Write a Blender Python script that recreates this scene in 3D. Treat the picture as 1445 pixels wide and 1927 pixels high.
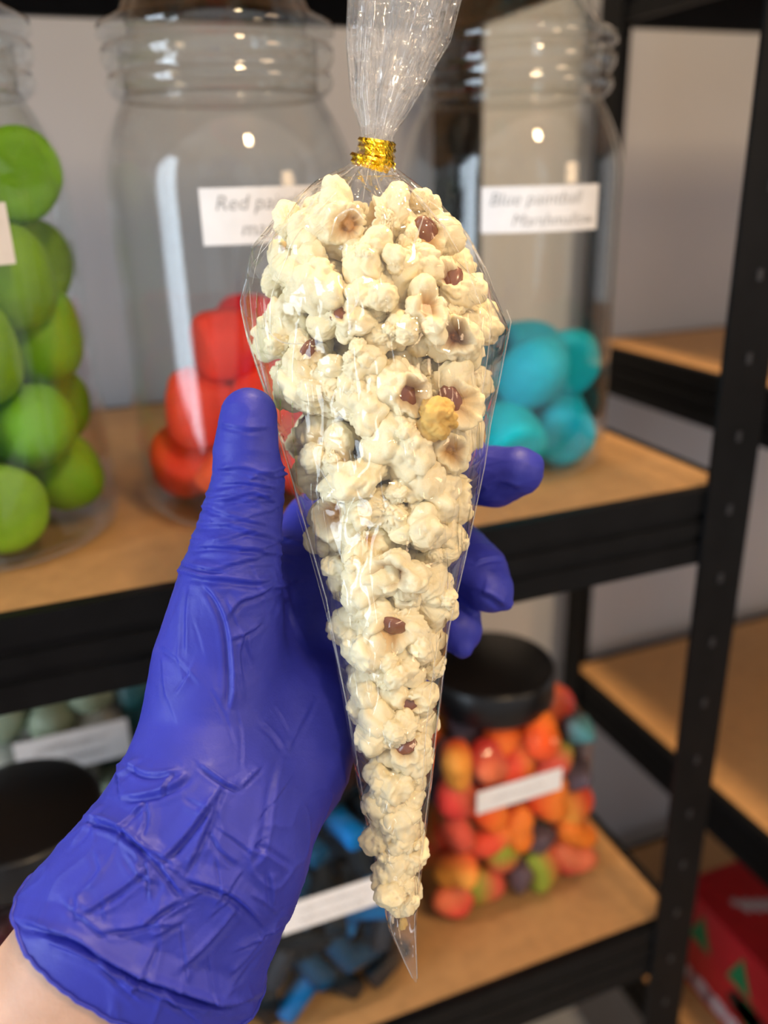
import bpy, bmesh, math, random
import numpy as np
from mathutils import Vector, Matrix, noise, Euler

for o in list(bpy.data.objects): bpy.data.objects.remove(o)
S = bpy.context.scene
COL = S.collection

# ------------------------------------------------------------------ camera
W0, H0, FPX = 1445.0, 1927.0, 1594.0
PITCH, ROLL, YAW = math.radians(21.277), math.radians(-1.646), math.radians(20.911)
CAMZ = 1.25
def basis(p, r, y):
    fw = np.array([math.sin(y)*math.cos(p), math.cos(y)*math.cos(p), -math.sin(p)])
    rt = np.array([math.cos(y), -math.sin(y), 0.0]); up = np.cross(rt, fw)
    return rt*math.cos(r)+up*math.sin(r), -rt*math.sin(r)+up*math.cos(r), fw
RT, UP, FW = basis(PITCH, ROLL, YAW)
CP = np.array([0.0, 0.0, CAMZ])
cam = bpy.data.cameras.new('camera'); co = bpy.data.objects.new('camera', cam); COL.objects.link(co)
M = Matrix.Identity(4)
for i in range(3): M[i][0], M[i][1], M[i][2], M[i][3] = RT[i], UP[i], -FW[i], CP[i]
co.matrix_world = M
cam.sensor_fit = 'VERTICAL'; cam.sensor_height = 24.0; cam.lens = FPX/H0*24.0
cam.clip_start = 0.01; cam.clip_end = 50
cam.dof.use_dof = True; cam.dof.focus_distance = 0.272; cam.dof.aperture_fstop = cam.lens/5.4
S.camera = co
# ------------------------------------------------------------------ world, light, exposure
S.view_settings.view_transform = 'Standard'; S.view_settings.look = 'None'
S.view_settings.exposure = 0.0; S.view_settings.gamma = 1.0; S.view_settings.use_curve_mapping = False
w = bpy.data.worlds.new('room_light'); S.world = w; w.use_nodes = True
w.node_tree.nodes['Background'].inputs[0].default_value = (0.97, 0.97, 1.0, 1)
w.node_tree.nodes['Background'].inputs[1].default_value = 0.62
def area(name, loc, target, sx, sy, power, col):
    l = bpy.data.lights.new(name, 'AREA'); l.shape = 'RECTANGLE'; l.size = sx; l.size_y = sy
    l.energy = power; l.color = col
    o = bpy.data.objects.new(name, l); COL.objects.link(o); o.location = loc
    o.rotation_euler = (Vector(target)-Vector(loc)).to_track_quat('-Z', 'Y').to_euler()
    return o
WIN_X = -1.75                                     # the shop window on the left
area('window_daylight', (WIN_X+0.06, -0.14, 1.25), (0.1, 0.1, 1.15), 0.7, 2.1, 19, (0.62, 0.81, 1.0))
# ------------------------------------------------------------------ helpers
U_ = 0.19                                         # metres per shelf unit (from the measured shelf height)
def U(x, y, z): return np.array([x*U_, y*U_, CAMZ+z*U_])
def px(x, y, d):                                  # a pixel's direction, taken to a distance d along the view
    return CP + FW*d + RT*((x-W0/2)*d/FPX) - UP*((y-H0/2)*d/FPX)
def toPix(P):
    q = np.asarray(P)-CP; d = q@FW
    return np.stack([W0/2+FPX*(q@RT)/d, H0/2-FPX*(q@UP)/d], -1)
def link(o, parent=None):
    COL.objects.link(o)
    if parent is not None: o.parent = parent
    return o
def tag(o, label=None, cat=None, group=None, kind=None):
    if label: o['label'] = label
    if cat: o['category'] = cat
    if group: o['group'] = group
    if kind: o['kind'] = kind
    return o
def empty(name, loc, rz=0.0):
    o = bpy.data.objects.new(name, None); COL.objects.link(o); o.location = tuple(loc); o.rotation_euler = (0, 0, rz)
    o.empty_display_size = 0.02
    return o
def mesh(name, v, f, smooth=True):
    me = bpy.data.meshes.new(name); me.from_pydata([tuple(map(float, p)) for p in v], [], [tuple(map(int, q)) for q in f]); me.update()
    if smooth: me.polygons.foreach_set('use_smooth', [True]*len(me.polygons))
    return me
def obj(name, v, f, m, parent=None, smooth=False):
    me = mesh(name, v, f, smooth); me.materials.append(m)
    return link(bpy.data.objects.new(name, me), parent)
def boxvf(c, s):
    v = [(c[0]+sx*s[0]/2, c[1]+sy*s[1]/2, c[2]+sz*s[2]/2) for sx in (-1,1) for sy in (-1,1) for sz in (-1,1)]
    f = [(0,1,3,2),(4,6,7,5),(0,4,5,1),(2,3,7,6),(0,2,6,4),(1,5,7,3)]
    return v, f
def box(name, c, s, m, parent=None, bev=0.0):
    v, f = boxvf(c, s); o = obj(name, v, f, m, parent)
    if bev:
        b = bmesh.new(); b.from_mesh(o.data); bmesh.ops.bevel(b, geom=b.edges[:], offset=bev, segments=2, affect='EDGES', profile=0.5)
        b.to_mesh(o.data); b.free()
    return o
def prism(poly, a, b, axis):                      # 2-D polygon swept along an axis from a to b
    n = len(poly); v = []
    for t in (a, b):
        for (p, q) in poly:
            v.append({'x': (t, p, q), 'y': (p, t, q), 'z': (p, q, t)}[axis])
    f = [tuple(range(n))[::-1], tuple(range(n, 2*n))]+[(i, (i+1) % n, n+(i+1) % n, n+i) for i in range(n)]
    return v, f
def fixn(o):
    b = bmesh.new(); b.from_mesh(o.data); bmesh.ops.recalc_face_normals(b, faces=b.faces[:]); b.to_mesh(o.data); b.free(); return o
def lathe(prof, n=64, power=2.0, sx=1.0, sy=1.0):  # profile (r,z); power>2 gives a rounded square
    v, f = [], []
    k = len(prof)
    for i in range(n):
        a = 2*math.pi*i/n; c, s = math.cos(a), math.sin(a)
        for (r, z, *pw) in prof:
            p = pw[0] if pw else power
            q = (abs(c)**p+abs(s)**p)**(-1.0/p)
            v.append((r*c*q*sx, r*s*q*sy, z))
    for i in range(n):
        j = (i+1) % n
        for t in range(k-1):
            f.append((i*k+t, j*k+t, j*k+t+1, i*k+t+1))
    return v, f
def weld(o, d=1e-5):
    b = bmesh.new(); b.from_mesh(o.data); bmesh.ops.remove_doubles(b, verts=b.verts[:], dist=d)
    bmesh.ops.recalc_face_normals(b, faces=b.faces[:]); b.to_mesh(o.data); b.free(); return o
def smoothpath(pts, n):                           # Catmull-Rom through the points
    P = np.array(pts, float); out = []
    Q = np.vstack([2*P[0]-P[1], P, 2*P[-1]-P[-2]])
    for t in np.linspace(0, len(P)-1-1e-9, n):
        i = int(t); u = t-i; a, b, c, d = Q[i:i+4]
        out.append(0.5*((2*b)+(-a+c)*u+(2*a-5*b+4*c-d)*u*u+(-a+3*b-3*c+d)*u**3))
    return np.array(out)
def tube(pts, r, n=8, closed=False):
    P = np.array(pts, float); k = len(P); v, f = [], []
    R = np.broadcast_to(np.asarray(r, float), (k,))
    for i in range(k):
        t = P[(i+1) % k]-P[i-1] if closed else P[min(i+1, k-1)]-P[max(i-1, 0)]
        t = t/(np.linalg.norm(t)+1e-12); h = np.array([0, 0, 1.0]) if abs(t[2]) < .9 else np.array([1.0, 0, 0])
        a = np.cross(t, h); a /= np.linalg.norm(a); b = np.cross(t, a)
        for j in range(n):
            g = 2*math.pi*j/n; v.append(P[i]+R[i]*(a*math.cos(g)+b*math.sin(g)))
    for i in range(k if closed else k-1):
        for j in range(n):
            f.append((i*n+j, i*n+(j+1) % n, ((i+1) % k)*n+(j+1) % n, ((i+1) % k)*n+j))
    if not closed: f += [tuple(range(n))[::-1], tuple((k-1)*n+j for j in range(n))]
    return v, f
def pn(P):                                        # gradient noise on arrays of points
    P = np.asarray(P, float); I = np.floor(P).astype(np.int64); F = P-I; W = F*F*F*(F*(F*6-15)+10); out = np.zeros(len(P))
    for dx in (0, 1):
        for dy in (0, 1):
            for dz in (0, 1):
                h = (I[:, 0]+dx)*374761393+(I[:, 1]+dy)*668265263+(I[:, 2]+dz)*2147483647
                h = (h ^ (h >> 13))*1274126177 & 0xffffffff; h = h ^ (h >> 16)
                a = (h & 1023)*(2*math.pi/1024); z = ((h >> 10) & 1023)/511.5-1; r_ = np.sqrt(np.maximum(0, 1-z*z))
                g = r_*np.cos(a)*(F[:, 0]-dx)+r_*np.sin(a)*(F[:, 1]-dy)+z*(F[:, 2]-dz)
                w_ = (W[:, 0] if dx else 1-W[:, 0])*(W[:, 1] if dy else 1-W[:, 1])*(W[:, 2] if dz else 1-W[:, 2]); out += w_*g
    return out*1.2
# ------------------------------------------------------------------ materials
def mat(name, col, rough=0.5, metal=0.0, spec=0.5, noise_amt=0.0, nscale=40, bump=0.0, bscale=200, sss=0.0, sssr=(1, .5, .3), rnd=0.0, coat=0.0):
    m = bpy.data.materials.new(name); m.use_nodes = True; nt = m.node_tree; b = nt.nodes['Principled BSDF']
    b.inputs['Base Color'].default_value = (*col, 1); b.inputs['Roughness'].default_value = rough
    b.inputs['Metallic'].default_value = metal; b.inputs['Specular IOR Level'].default_value = spec
    b.inputs['Coat Weight'].default_value = coat
    if sss:
        b.inputs['Subsurface Weight'].default_value = sss; b.inputs['Subsurface Radius'].default_value = sssr
        b.inputs['Subsurface Scale'].default_value = 0.004
    tc = nt.nodes.new('ShaderNodeTexCoord')
    if noise_amt or rnd:
        hsv = nt.nodes.new('ShaderNodeHueSaturation'); hsv.inputs['Color'].default_value = (*col, 1)
        last = None
        if noise_amt:
            n = nt.nodes.new('ShaderNodeTexNoise'); n.inputs['Scale'].default_value = nscale; n.inputs['Detail'].default_value = 5
            nt.links.new(tc.outputs['Object'], n.inputs['Vector'])
            mr = nt.nodes.new('ShaderNodeMapRange'); mr.inputs['From Min'].default_value = .3; mr.inputs['From Max'].default_value = .7
            mr.inputs['To Min'].default_value = 1-noise_amt; mr.inputs['To Max'].default_value = 1+noise_amt
            nt.links.new(n.outputs['Fac'], mr.inputs['Value']); last = mr.outputs['Result']
        if rnd:
            oi = nt.nodes.new('ShaderNodeObjectInfo'); m2 = nt.nodes.new('ShaderNodeMapRange')
            m2.inputs['To Min'].default_value = 0.5-rnd; m2.inputs['To Max'].default_value = 0.5+rnd
            nt.links.new(oi.outputs['Random'], m2.inputs['Value']); nt.links.new(m2.outputs['Result'], hsv.inputs['Hue'])
        if last: nt.links.new(last, hsv.inputs['Value'])
        nt.links.new(hsv.outputs['Color'], b.inputs['Base Color'])
    if bump:
        n = nt.nodes.new('ShaderNodeTexNoise'); n.inputs['Scale'].default_value = bscale; n.inputs['Detail'].default_value = 4
        nt.links.new(tc.outputs['Object'], n.inputs['Vector'])
        bp = nt.nodes.new('ShaderNodeBump'); bp.inputs['Strength'].default_value = bump; bp.inputs['Distance'].default_value = 0.001
        nt.links.new(n.outputs['Fac'], bp.inputs['Height']); nt.links.new(bp.outputs['Normal'], b.inputs['Normal'])
    return m
def thin(name, tint, rough, ior, bump=0.0, bscale=60, haze=0.0, hazecol=(1, 1, 1), gcol=(1, 1, 1)):   # thin clear sheet: see-through plus a Fresnel reflection
    m = bpy.data.materials.new(name); m.use_nodes = True; nt = m.node_tree
    for n in list(nt.nodes):
        if n.type == 'BSDF_PRINCIPLED': nt.nodes.remove(n)
    out = [n for n in nt.nodes if n.type == 'OUTPUT_MATERIAL'][0]
    t = nt.nodes.new('ShaderNodeBsdfTransparent'); t.inputs[0].default_value = (*tint, 1)
    g = nt.nodes.new('ShaderNodeBsdfGlossy'); g.inputs['Roughness'].default_value = rough; g.inputs['Color'].default_value = (*gcol, 1)
    fr = nt.nodes.new('ShaderNodeFresnel')
    ge = nt.nodes.new('ShaderNodeNewGeometry'); mi = nt.nodes.new('ShaderNodeMapRange')   # the sheet reflects alike from both of its sides
    mi.inputs['To Min'].default_value = ior; mi.inputs['To Max'].default_value = 1/ior
    nt.links.new(ge.outputs['Backfacing'], mi.inputs['Value']); nt.links.new(mi.outputs['Result'], fr.inputs['IOR'])
    mx = nt.nodes.new('ShaderNodeMixShader')
    nt.links.new(fr.outputs[0], mx.inputs[0])
    src = t
    if haze:
        d = nt.nodes.new('ShaderNodeBsdfDiffuse'); d.inputs[0].default_value = (*hazecol, 1)
        tl = nt.nodes.new('ShaderNodeBsdfTranslucent'); tl.inputs[0].default_value = (*hazecol, 1)
        ad = nt.nodes.new('ShaderNodeMixShader'); ad.inputs[0].default_value = .5
        nt.links.new(d.outputs[0], ad.inputs[1]); nt.links.new(tl.outputs[0], ad.inputs[2])
        m2 = nt.nodes.new('ShaderNodeMixShader'); m2.inputs[0].default_value = haze
        nt.links.new(t.outputs[0], m2.inputs[1]); nt.links.new(ad.outputs[0], m2.inputs[2]); src = m2
    nt.links.new(src.outputs[0], mx.inputs[1]); nt.links.new(g.outputs[0], mx.inputs[2])
    nt.links.new(mx.outputs[0], out.inputs['Surface'])
    if bump:
        tc = nt.nodes.new('ShaderNodeTexCoord')
        n = nt.nodes.new('ShaderNodeTexVoronoi'); n.feature = 'F1'; n.distance = 'MINKOWSKI'; n.inputs['Scale'].default_value = bscale
        n2 = nt.nodes.new('ShaderNodeTexNoise'); n2.inputs['Scale'].default_value = bscale*.6; n2.inputs['Detail'].default_value = 2
        nt.links.new(tc.outputs['Object'], n.inputs['Vector']); nt.links.new(tc.outputs['Object'], n2.inputs['Vector'])
        ad = nt.nodes.new('ShaderNodeMath'); ad.operation = 'ADD'
        nt.links.new(n.outputs['Distance'], ad.inputs[0]); nt.links.new(n2.outputs['Fac'], ad.inputs[1])
        bp = nt.nodes.new('ShaderNodeBump'); bp.inputs['Strength'].default_value = bump; bp.inputs['Distance'].default_value = .002
        nt.links.new(ad.outputs[0], bp.inputs['Height'])
        nt.links.new(bp.outputs[0], g.inputs['Normal']); nt.links.new(bp.outputs[0], fr.inputs['Normal'])
    return m
def emit(name, col, strength):
    m = bpy.data.materials.new(name); m.use_nodes = True; b = m.node_tree.nodes['Principled BSDF']
    b.inputs['Base Color'].default_value = (*col, 1); b.inputs['Emission Color'].default_value = (*col, 1); b.inputs['Emission Strength'].default_value = strength
    return m
STEEL = mat('black_steel', (.004, .004, .0045), .5, spec=.13, noise_amt=.25, nscale=60, bump=.05, bscale=400)
BOARD = mat('fibreboard', (.47, .255, .10), .55, spec=.3, noise_amt=.10, nscale=90, bump=.05, bscale=500)
WALL = mat('painted_wall', (.50, .49, .50), .7, spec=.2, noise_amt=.03, nscale=6, bump=.05, bscale=150)
FLOOR = mat('floor_vinyl', (.30, .26, .22), .5, noise_amt=.1, nscale=8)
CEIL = mat('ceiling_paint', (.75, .74, .72), .8)
GLASS = thin('jar_glass', (.965, .975, .97), .015, 1.42)
PLASTIC = thin('clear_plastic', (.95, .96, .96), .05, 1.30)
FILM = thin('cellophane', (.99, .99, .988), .03, 1.5, bump=.45, bscale=45, haze=.025)
FILMN = thin('cellophane_gathered', (.985, .985, .985), .06, 1.55, bump=.5, bscale=60, haze=.10)
RIMGLASS = thin('thick_glass', (.93, .945, .94), .03, 1.62)
PAPER = mat('label_paper', (.80, .78, .77), .8, spec=.1, noise_amt=.03, nscale=100)
INK = mat('pencil_ink', (.26, .26, .26), .8)
FAINT = mat('faint_ink', (.42, .41, .41), .8)
LID = mat('black_lid_plastic', (.006, .006, .007), .33, spec=.4)

# ------------------------------------------------------------------ the setting
YW = 4.5*U_
def struct(o): o['kind'] = 'structure'; return o
struct(box('wall_back', (0, YW+.05, 1.35), (5.2, .1, 2.7), WALL))
struct(box('floor', (0, -.3, -.05), (5.2, 2.9, .1), FLOOR))
struct(box('ceiling', (0, -.3, 2.75), (5.2, 2.9, .1), CEIL))
for nm, y0, y1, z0, z1 in (('wall_left', -1.75, -.62, 0, 2.7), ('wall_left', .34, YW, 0, 2.7), ('wall_left', -.62, .34, 2.35, 2.7), ('wall_left', -.62, .34, 0, .12)):
    struct(box(nm, (WIN_X-.05, (y0+y1)/2, (z0+z1)/2), (.1, y1-y0, z1-z0), WALL))
wi = struct(empty('window_1', (WIN_X, -.14, .12)))
WFR = mat('window_frame_paint', (.55, .55, .55), .4)
SKYP = emit('daylit_pane', (.80, .90, 1.0), 5.0)
for y in (-.44, 0, .44): box('window_frame', (0, y, 1.115), (.06, .05, 2.23), WFR, wi)
for z in (.03, 2.20): box('window_frame', (0, 0, z), (.06, .96, .06), WFR, wi)
for y in (-.22, .22): box('pane', (-.02, y, 1.115), (.008, .39, 2.11), SKYP, wi)

def ceiling_lamp(loc, label, rows, cols, power, tgt=None):
    t = tag(empty('ceiling_lamp', loc), label, 'lamp')
    mm = mat('lamp_housing', (.5, .5, .5), .4)
    box('housing', (0, 0, .025), (.09*cols+.05, .09*rows+.05, .05), mm, t, .004)
    be = emit('warm_bulb', (1.0, .70, .36), 60)
    for i in range(cols):
        for j in range(rows):
            v, f = lathe([(0.001, -.030), (.022, -.022), (.030, 0), (.026, .012)], 16)
            o = obj('bulb', [(a+(i-(cols-1)/2)*.09, b+(j-(rows-1)/2)*.09, c) for a, b, c in v], f, be, t, True)
    l = bpy.data.lights.new('ceiling_lamp_light', 'AREA'); l.shape = 'RECTANGLE'; l.size = .09*cols; l.size_y = .09*rows; l.energy = power; l.color = (1.0, .72, .42)
    o = bpy.data.objects.new('ceiling_lamp_light', l); COL.objects.link(o); o.location = (loc[0], loc[1], loc[2]-.06)
    if tgt is not None: o.rotation_euler = (Vector(tgt)-o.location).to_track_quat('-Z', 'Y').to_euler()
    return t
ceiling_lamp((.42, -.95, 2.64), 'warm six bulb ceiling lamp behind the viewer', 3, 2, 20, (.35, .4, 1.2))
ceiling_lamp((.50, .58, 2.64), 'warm ceiling lamp above the corner of the shelves', 1, 3, 30)

def added_fill_lamp(loc):  # unseen standing lamp, added as warm fill light for the right-hand wall
    t = tag(empty('added_fill_lamp', loc), 'added unseen standing lamp giving warm fill light behind the viewer', 'lamp')
    mm = mat('fill_lamp_stand', (.05, .045, .04), .4)
    for nm, pr, m in (('base', [(1e-4, 0), (.14, 0), (.14, .015), (.03, .03), (1e-4, .03)], mm), ('pole', [(1e-4, .03), (.012, .03), (.012, 1.36), (1e-4, 1.36)], mm), ('fill_lamp_shade', [(.20, 1.30), (.15, 1.66), (.148, 1.66), (.198, 1.30)], emit('glowing_fill_shade', (1.0, .72, .46), 10.0))):
        v, f = lathe(pr, 32); obj(nm, v, f, m, t, True)
    return t
added_fill_lamp((1.25, -.80, 0))
# ------------------------------------------------------------------ shelving
def beam_poly(o, s, zt, h, t=.045):               # stepped boltless-shelf beam section: o outer face, s direction inward
    g = .012
    return [(o, zt), (o+s*t, zt), (o+s*t, zt-h), (o, zt-h), (o, zt-h*.72), (o+s*g, zt-h*.70), (o+s*g, zt-h*.62), (o, zt-h*.60),
            (o, zt-h*.42), (o+s*g, zt-h*.40), (o+s*g, zt-h*.32), (o, zt-h*.30)]
def shelving(name, label, x0, x1, y0, y1, levels, ztop, post_corners):
    t = tag(empty(name, U((x0+x1)/2, (y0+y1)/2, -CAMZ/U_)), label, 'shelving')
    T = np.array(t.location)
    def add(nm, vf, m):
        v, f = vf; return fixn(obj(nm, [U(*p)-T for p in v], f, m, t))
    th, lw = .016, .19
    zb = -CAMZ/U_
    for (sx, sy) in ((0, 0), (1, 0), (0, 1), (1, 1)):
        X, Y = (x1 if sx else x0), (y1 if sy else y0); ax, ay = (-1 if sx else 1), (-1 if sy else 1)
        poly = [(X, Y), (X+ax*lw, Y), (X+ax*lw, Y+ay*th), (X+ax*th, Y+ay*th), (X+ax*th, Y+ay*lw), (X, Y+ay*lw)]
        p = add('post', prism(poly, zb, ztop, 'z'), STEEL)
        # punched keyholes up both legs of the post
        if sx and not sy and x0 < 0:
            z = zb+.3; me = None
            while z < ztop-.1:
                if me is None:
                    v, f = boxvf((0, 0, 0), (.020*U_, .004*U_, .034*U_)); me = mesh('keyhole', v, f, False); me.materials.append(KEY)
                k = link(bpy.data.objects.new('keyhole', me), p); k.location = tuple(U(X+ax*lw*.5, Y-ay*.0015, z)-T)
                z += .26
    for z in levels:
        i = .018
        add('beam', prism(beam_poly(y0+i, 1, z, .272), x0+.02, x1-.02, 'x'), STEEL)
        add('beam', prism(beam_poly(y1-i, -1, z, .272), x0+.02, x1-.02, 'x'), STEEL)
        add('beam', prism(beam_poly(x0+i, 1, z, .272), y0+.065, y1-.065, 'y'), STEEL)
        add('beam', prism(beam_poly(x1-i, -1, z, .272), y0+.065, y1-.065, 'y'), STEEL)
        v, f = boxvf(((x0+x1)/2, (y0+y1)/2, z-.0325), (x1-x0-.05, y1-y0-.05, .064)); add('shelf_board', (v, f), BOARD)
    return t
KEY = mat('keyhole_edge', (.022, .022, .025), .4)
shelving('shelving_unit', 'black steel shelving unit with fibreboard shelves carrying the glass marshmallow jars', -1.75, 2.165, 2.10, 4.32, (.955, -1.0, -2.964, -4.93), 1.6, None)
shelving('shelving_unit', 'black steel shelving unit standing crosswise in the corner beside the front upright', 2.95, 5.3, .9, 4.32, (1.0, -.915, -3.15, -5.0), 1.6, None)

# ------------------------------------------------------------------ sweets: packing
def pack(n, r, inside, seed, box3, iters=350, grav=(0, 0, -1), g=.004):
    rs = np.random.RandomState(seed); lo, hi = np.array(box3[0]), np.array(box3[1])
    P = lo+(hi-lo)*rs.rand(n, 3); R = np.broadcast_to(np.asarray(r, float), (n,)).copy()
    G = np.array(grav)*g*R.mean()*10
    for it in range(iters):
        P = P+G*(1 if it < iters*.8 else .2)
        d = P[:, None]-P[None]; D = np.sqrt((d**2).sum(-1))+1e-9
        ov = np.maximum(0, (R[:, None]+R[None])-D); np.fill_diagonal(ov, 0)
        P = P+(d/D[..., None]*ov[..., None]).sum(1)*.42
        P = inside(P, R)
    return P
def in_cyl(Rc, zb):
    def fn(P, R):
        rr = np.hypot(P[:, 0], P[:, 1])+1e-9; lim = Rc-R; k = np.minimum(1, lim/rr)
        P = P.copy(); P[:, 0] *= k; P[:, 1] *= k; P[:, 2] = np.maximum(P[:, 2], zb+R); return P
    return fn
def in_box(hx, hy, zb, zt=1e9):
    def fn(P, R):
        P = P.copy(); P[:, 0] = np.clip(P[:, 0], -hx+R, hx-R); P[:, 1] = np.clip(P[:, 1], -hy+R, hy-R); P[:, 2] = np.clip(P[:, 2], zb+R, zt); return P
    return fn
# ------------------------------------------------------------------ glass jars
def text_on(name, parent, s, size, x0, z0, place, m, shear=.25):
    cu = bpy.data.curves.new('t', 'FONT'); cu.body = s; cu.size = size; cu.shear = shear; cu.resolution_u = 2; cu.offset = -.012*size/.0105*.01
    to = bpy.data.objects.new('t', cu); COL.objects.link(to)
    dg = bpy.context.evaluated_depsgraph_get(); me = bpy.data.meshes.new_from_object(to.evaluated_get(dg))
    bpy.data.objects.remove(to)
    for v in me.vertices: v.co = Vector(place(v.co.x+x0, v.co.y+z0))
    me.name = name; me.materials.clear(); me.materials.append(m)
    o = bpy.data.objects.new(name, me); return link(o, parent)
def curved_label(jar, R, az, w, h, zc, tilt=0.0, lines=()):
    th = .0006
    def place(a, b, off=0.0):                     # label plane coordinates -> wrapped on the jar side
        ca, sa = math.cos(tilt), math.sin(tilt); p, q = a*ca-b*sa, a*sa+b*ca
        g = az+p/R
        return ((R+off)*math.cos(g), (R+off)*math.sin(g), zc+q)
    n = 14; v, f = [], []
    for off in (.0004, .0004+th):
        for j in (-1, 1):
            for i in range(n+1): v.append(place(-w/2+w*i/n, j*h/2, off))
    k = n+1
    for i in range(n):
        f += [(2*k+i, 2*k+i+1, 3*k+i+1, 3*k+i), (i, k+i, k+i+1, i+1), (i, i+1, 2*k+i+1, 2*k+i), (k+i, 3*k+i, 3*k+i+1, k+i+1)]
    f += [(0, 2*k, 3*k, k), (n, k+n, 3*k+n, 2*k+n)]
    lab = fixn(obj('paper_label', v, f, PAPER, jar))
    for (s, size, x0, z0) in lines:
        text_on('handwriting', lab, s, size, x0, z0, lambda a, b: place(a, b, .0012), INK)
    return lab
def glass_jar(X, Y, label, az, lab):
    u = U_; t = tag(empty('glass_jar', U(X, Y, -1)), label, 'jar', 'glass marshmallow jars')
    R = .381
    out = [(.0, .0), (R*.80, .0), (R*.93, .012), (R*.985, .04), (R, .085), (R, .98), (R*.995, 1.03), (R*.965, 1.085), (R*.91, 1.14), (R*.845, 1.19), (R*.79, 1.225), (R*.775, 1.245)]
    inn = [(r-.018, max(z, .03)) for r, z in out[1:]][::-1]
    prof = [(r*u, z*u) for r, z in out+inn+[(0.0, .03)]]
    v, f = lathe([(max(r, 1e-6), z) for r, z in prof], 72); weld(obj('jar_body', v, f, GLASS, t, True))
    ring = [(.285, 1.235), (.305, 1.24), (.322, 1.255), (.330, 1.275), (.325, 1.295), (.312, 1.305), (.322, 1.315), (.334, 1.335), (.334, 1.36), (.322, 1.375), (.285, 1.38)]
    v, f = lathe([(r*u, z*u) for r, z in ring+[ring[0]]], 72); weld(obj('rim', v, f, RIMGLASS, t, True))
    lid = [(0.0, 1.382), (.285, 1.384), (.325, 1.388), (.338, 1.40), (.334, 1.425), (.305, 1.44), (.275, 1.455), (.255, 1.49), (.235, 1.54), (.200, 1.59), (.14, 1.63), (.085, 1.65), (.07, 1.675), (.105, 1.71), (.115, 1.745), (.09, 1.785), (.04, 1.80), (0.0, 1.803)]
    lin = [(.255, 1.41), (.255, 1.44), (.235, 1.48), (.205, 1.53), (.15, 1.585), (.08, 1.61), (0.0, 1.615)]
    pr = [(.255, 1.388)]+lid[1:]; prof = [(r*u, z*u) for r, z in pr]; ip = [(r*u, z*u) for r, z in [(.255, 1.388)]+lin]
    full = ip[::-1]+prof[1:]
    v, f = lathe([(max(r, 1e-6), z) for r, z in full], 72); weld(obj('lid', v, f, RIMGLASS, t, True))
    if lab: curved_label(t, R*u, az, *lab)
    return t
jar_g = glass_jar(-.257, 2.757, 'glass jar at the left edge filled with green marshmallows', math.radians(-98), (.10, .028, .905*U_, 0.0, ()))
u = U_
jar_r = glass_jar(.58, 2.755, 'glass jar holding red marshmallows behind the gloved thumb', math.radians(-87.5), (.068, .0275, .925*u, 0, (('Red paintball', .0105, -.027, .003), ('marshmallow', .0105, -.015, -.0095))))
jar_b = glass_jar(1.553, 2.764, 'glass jar holding blue marshmallows next to the front upright', math.radians(-102.5), (.074, .0255, .91*u, 0, (('Blue paintball', .0103, -.0325, .0025), ('Marshmallow', .0096, -.0195, -.0092))))
def dome_mesh(name, r, h, seed):
    rs = random.Random(seed)
    prof = [(0.0, -.48), (.60, -.5), (.84, -.49), (.95, -.44), (1.0, -.34), (1.0, -.12), (.96, .06), (.86, .24), (.68, .39), (.40, .49), (0.0, .53)]
    v, f = lathe([(max(a, 1e-5)*r, b*h) for a, b in prof], 28)
    v2 = []
    for p in v:
        k = 1+.07*noise.noise(Vector(p)*(1.1/r)+Vector((seed*3.1, 0, 0))); v2.append((p[0]*k, p[1]*k*.95, p[2]*k))
    me = mesh(name, v2, f, True); b = bmesh.new(); b.from_mesh(me); bmesh.ops.remove_doubles(b, verts=b.verts[:], dist=1e-5); bmesh.ops.recalc_face_normals(b, faces=b.faces[:]); b.to_mesh(me); b.free(); return me
def whereabouts(p, lo, hi):                      # words for a place inside a container, seen from the front
    z = (p[2]-lo[2])/(hi[2]-lo[2]); x = (p[0]-lo[0])/(hi[0]-lo[0]); y = (p[1]-lo[1])/(hi[1]-lo[1])
    a = 'bottom' if z < .25 else 'low middle' if z < .5 else 'high middle' if z < .75 else 'top'
    return a+' '+('left' if x < .34 else 'centre' if x < .67 else 'right')+' '+('front' if y < .34 else 'inside' if y < .67 else 'back')
def scatter(name, meshes, P, base, label, cat, group, seed, labels=None, rot=None):
    rs = random.Random(seed); res = []
    for i, p in enumerate(P):
        o = bpy.data.objects.new(name, meshes[i % len(meshes)]); COL.objects.link(o)
        o.location = tuple(np.array(base)+p)
        o.rotation_euler = rot(rs) if rot else (rs.uniform(0, 6.3), rs.uniform(0, 6.3), rs.uniform(0, 6.3))
        tag(o, label(p) if callable(label) else label, cat, group); res.append(o)
    return res
def sugar(name, col, rnd=.012): return mat(name, col, .62, spec=.3, noise_amt=.08, nscale=120, bump=.12, bscale=900, sss=.25, sssr=(1, .8, .5), rnd=rnd)
for (j, colr, nm, n, rr, seed) in ((jar_g, (.20, .42, .012), 'green', 28, .130, 5), (jar_r, (.90, .040, .015), 'red', 15, .118, 8), (jar_b, (.0, .44, .56), 'blue', 12, .123, 4)):
    m = sugar(nm+'_sugar', colr); ms = []
    for k in range(4):
        me = dome_mesh('marshmallow', rr*u*.96, rr*u*1.92, seed+k); me.materials.append(m); ms.append(me)
    P = pack(n, rr*u, in_cyl((.381-.024)*u, .034*u), seed, ((-.2*u, -.2*u, .1*u), (.2*u, .2*u, (1.6 if nm == 'green' else 1.0)*u)))
    scatter('marshmallow', ms, P, j.location, lambda p, nm=nm, P=P: nm+' marshmallow in its glass jar, '+whereabouts(p, P.min(0), P.max(0))+' of the pile', 'marshmallow', nm+' marshmallows in the glass jar', seed)

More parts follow.
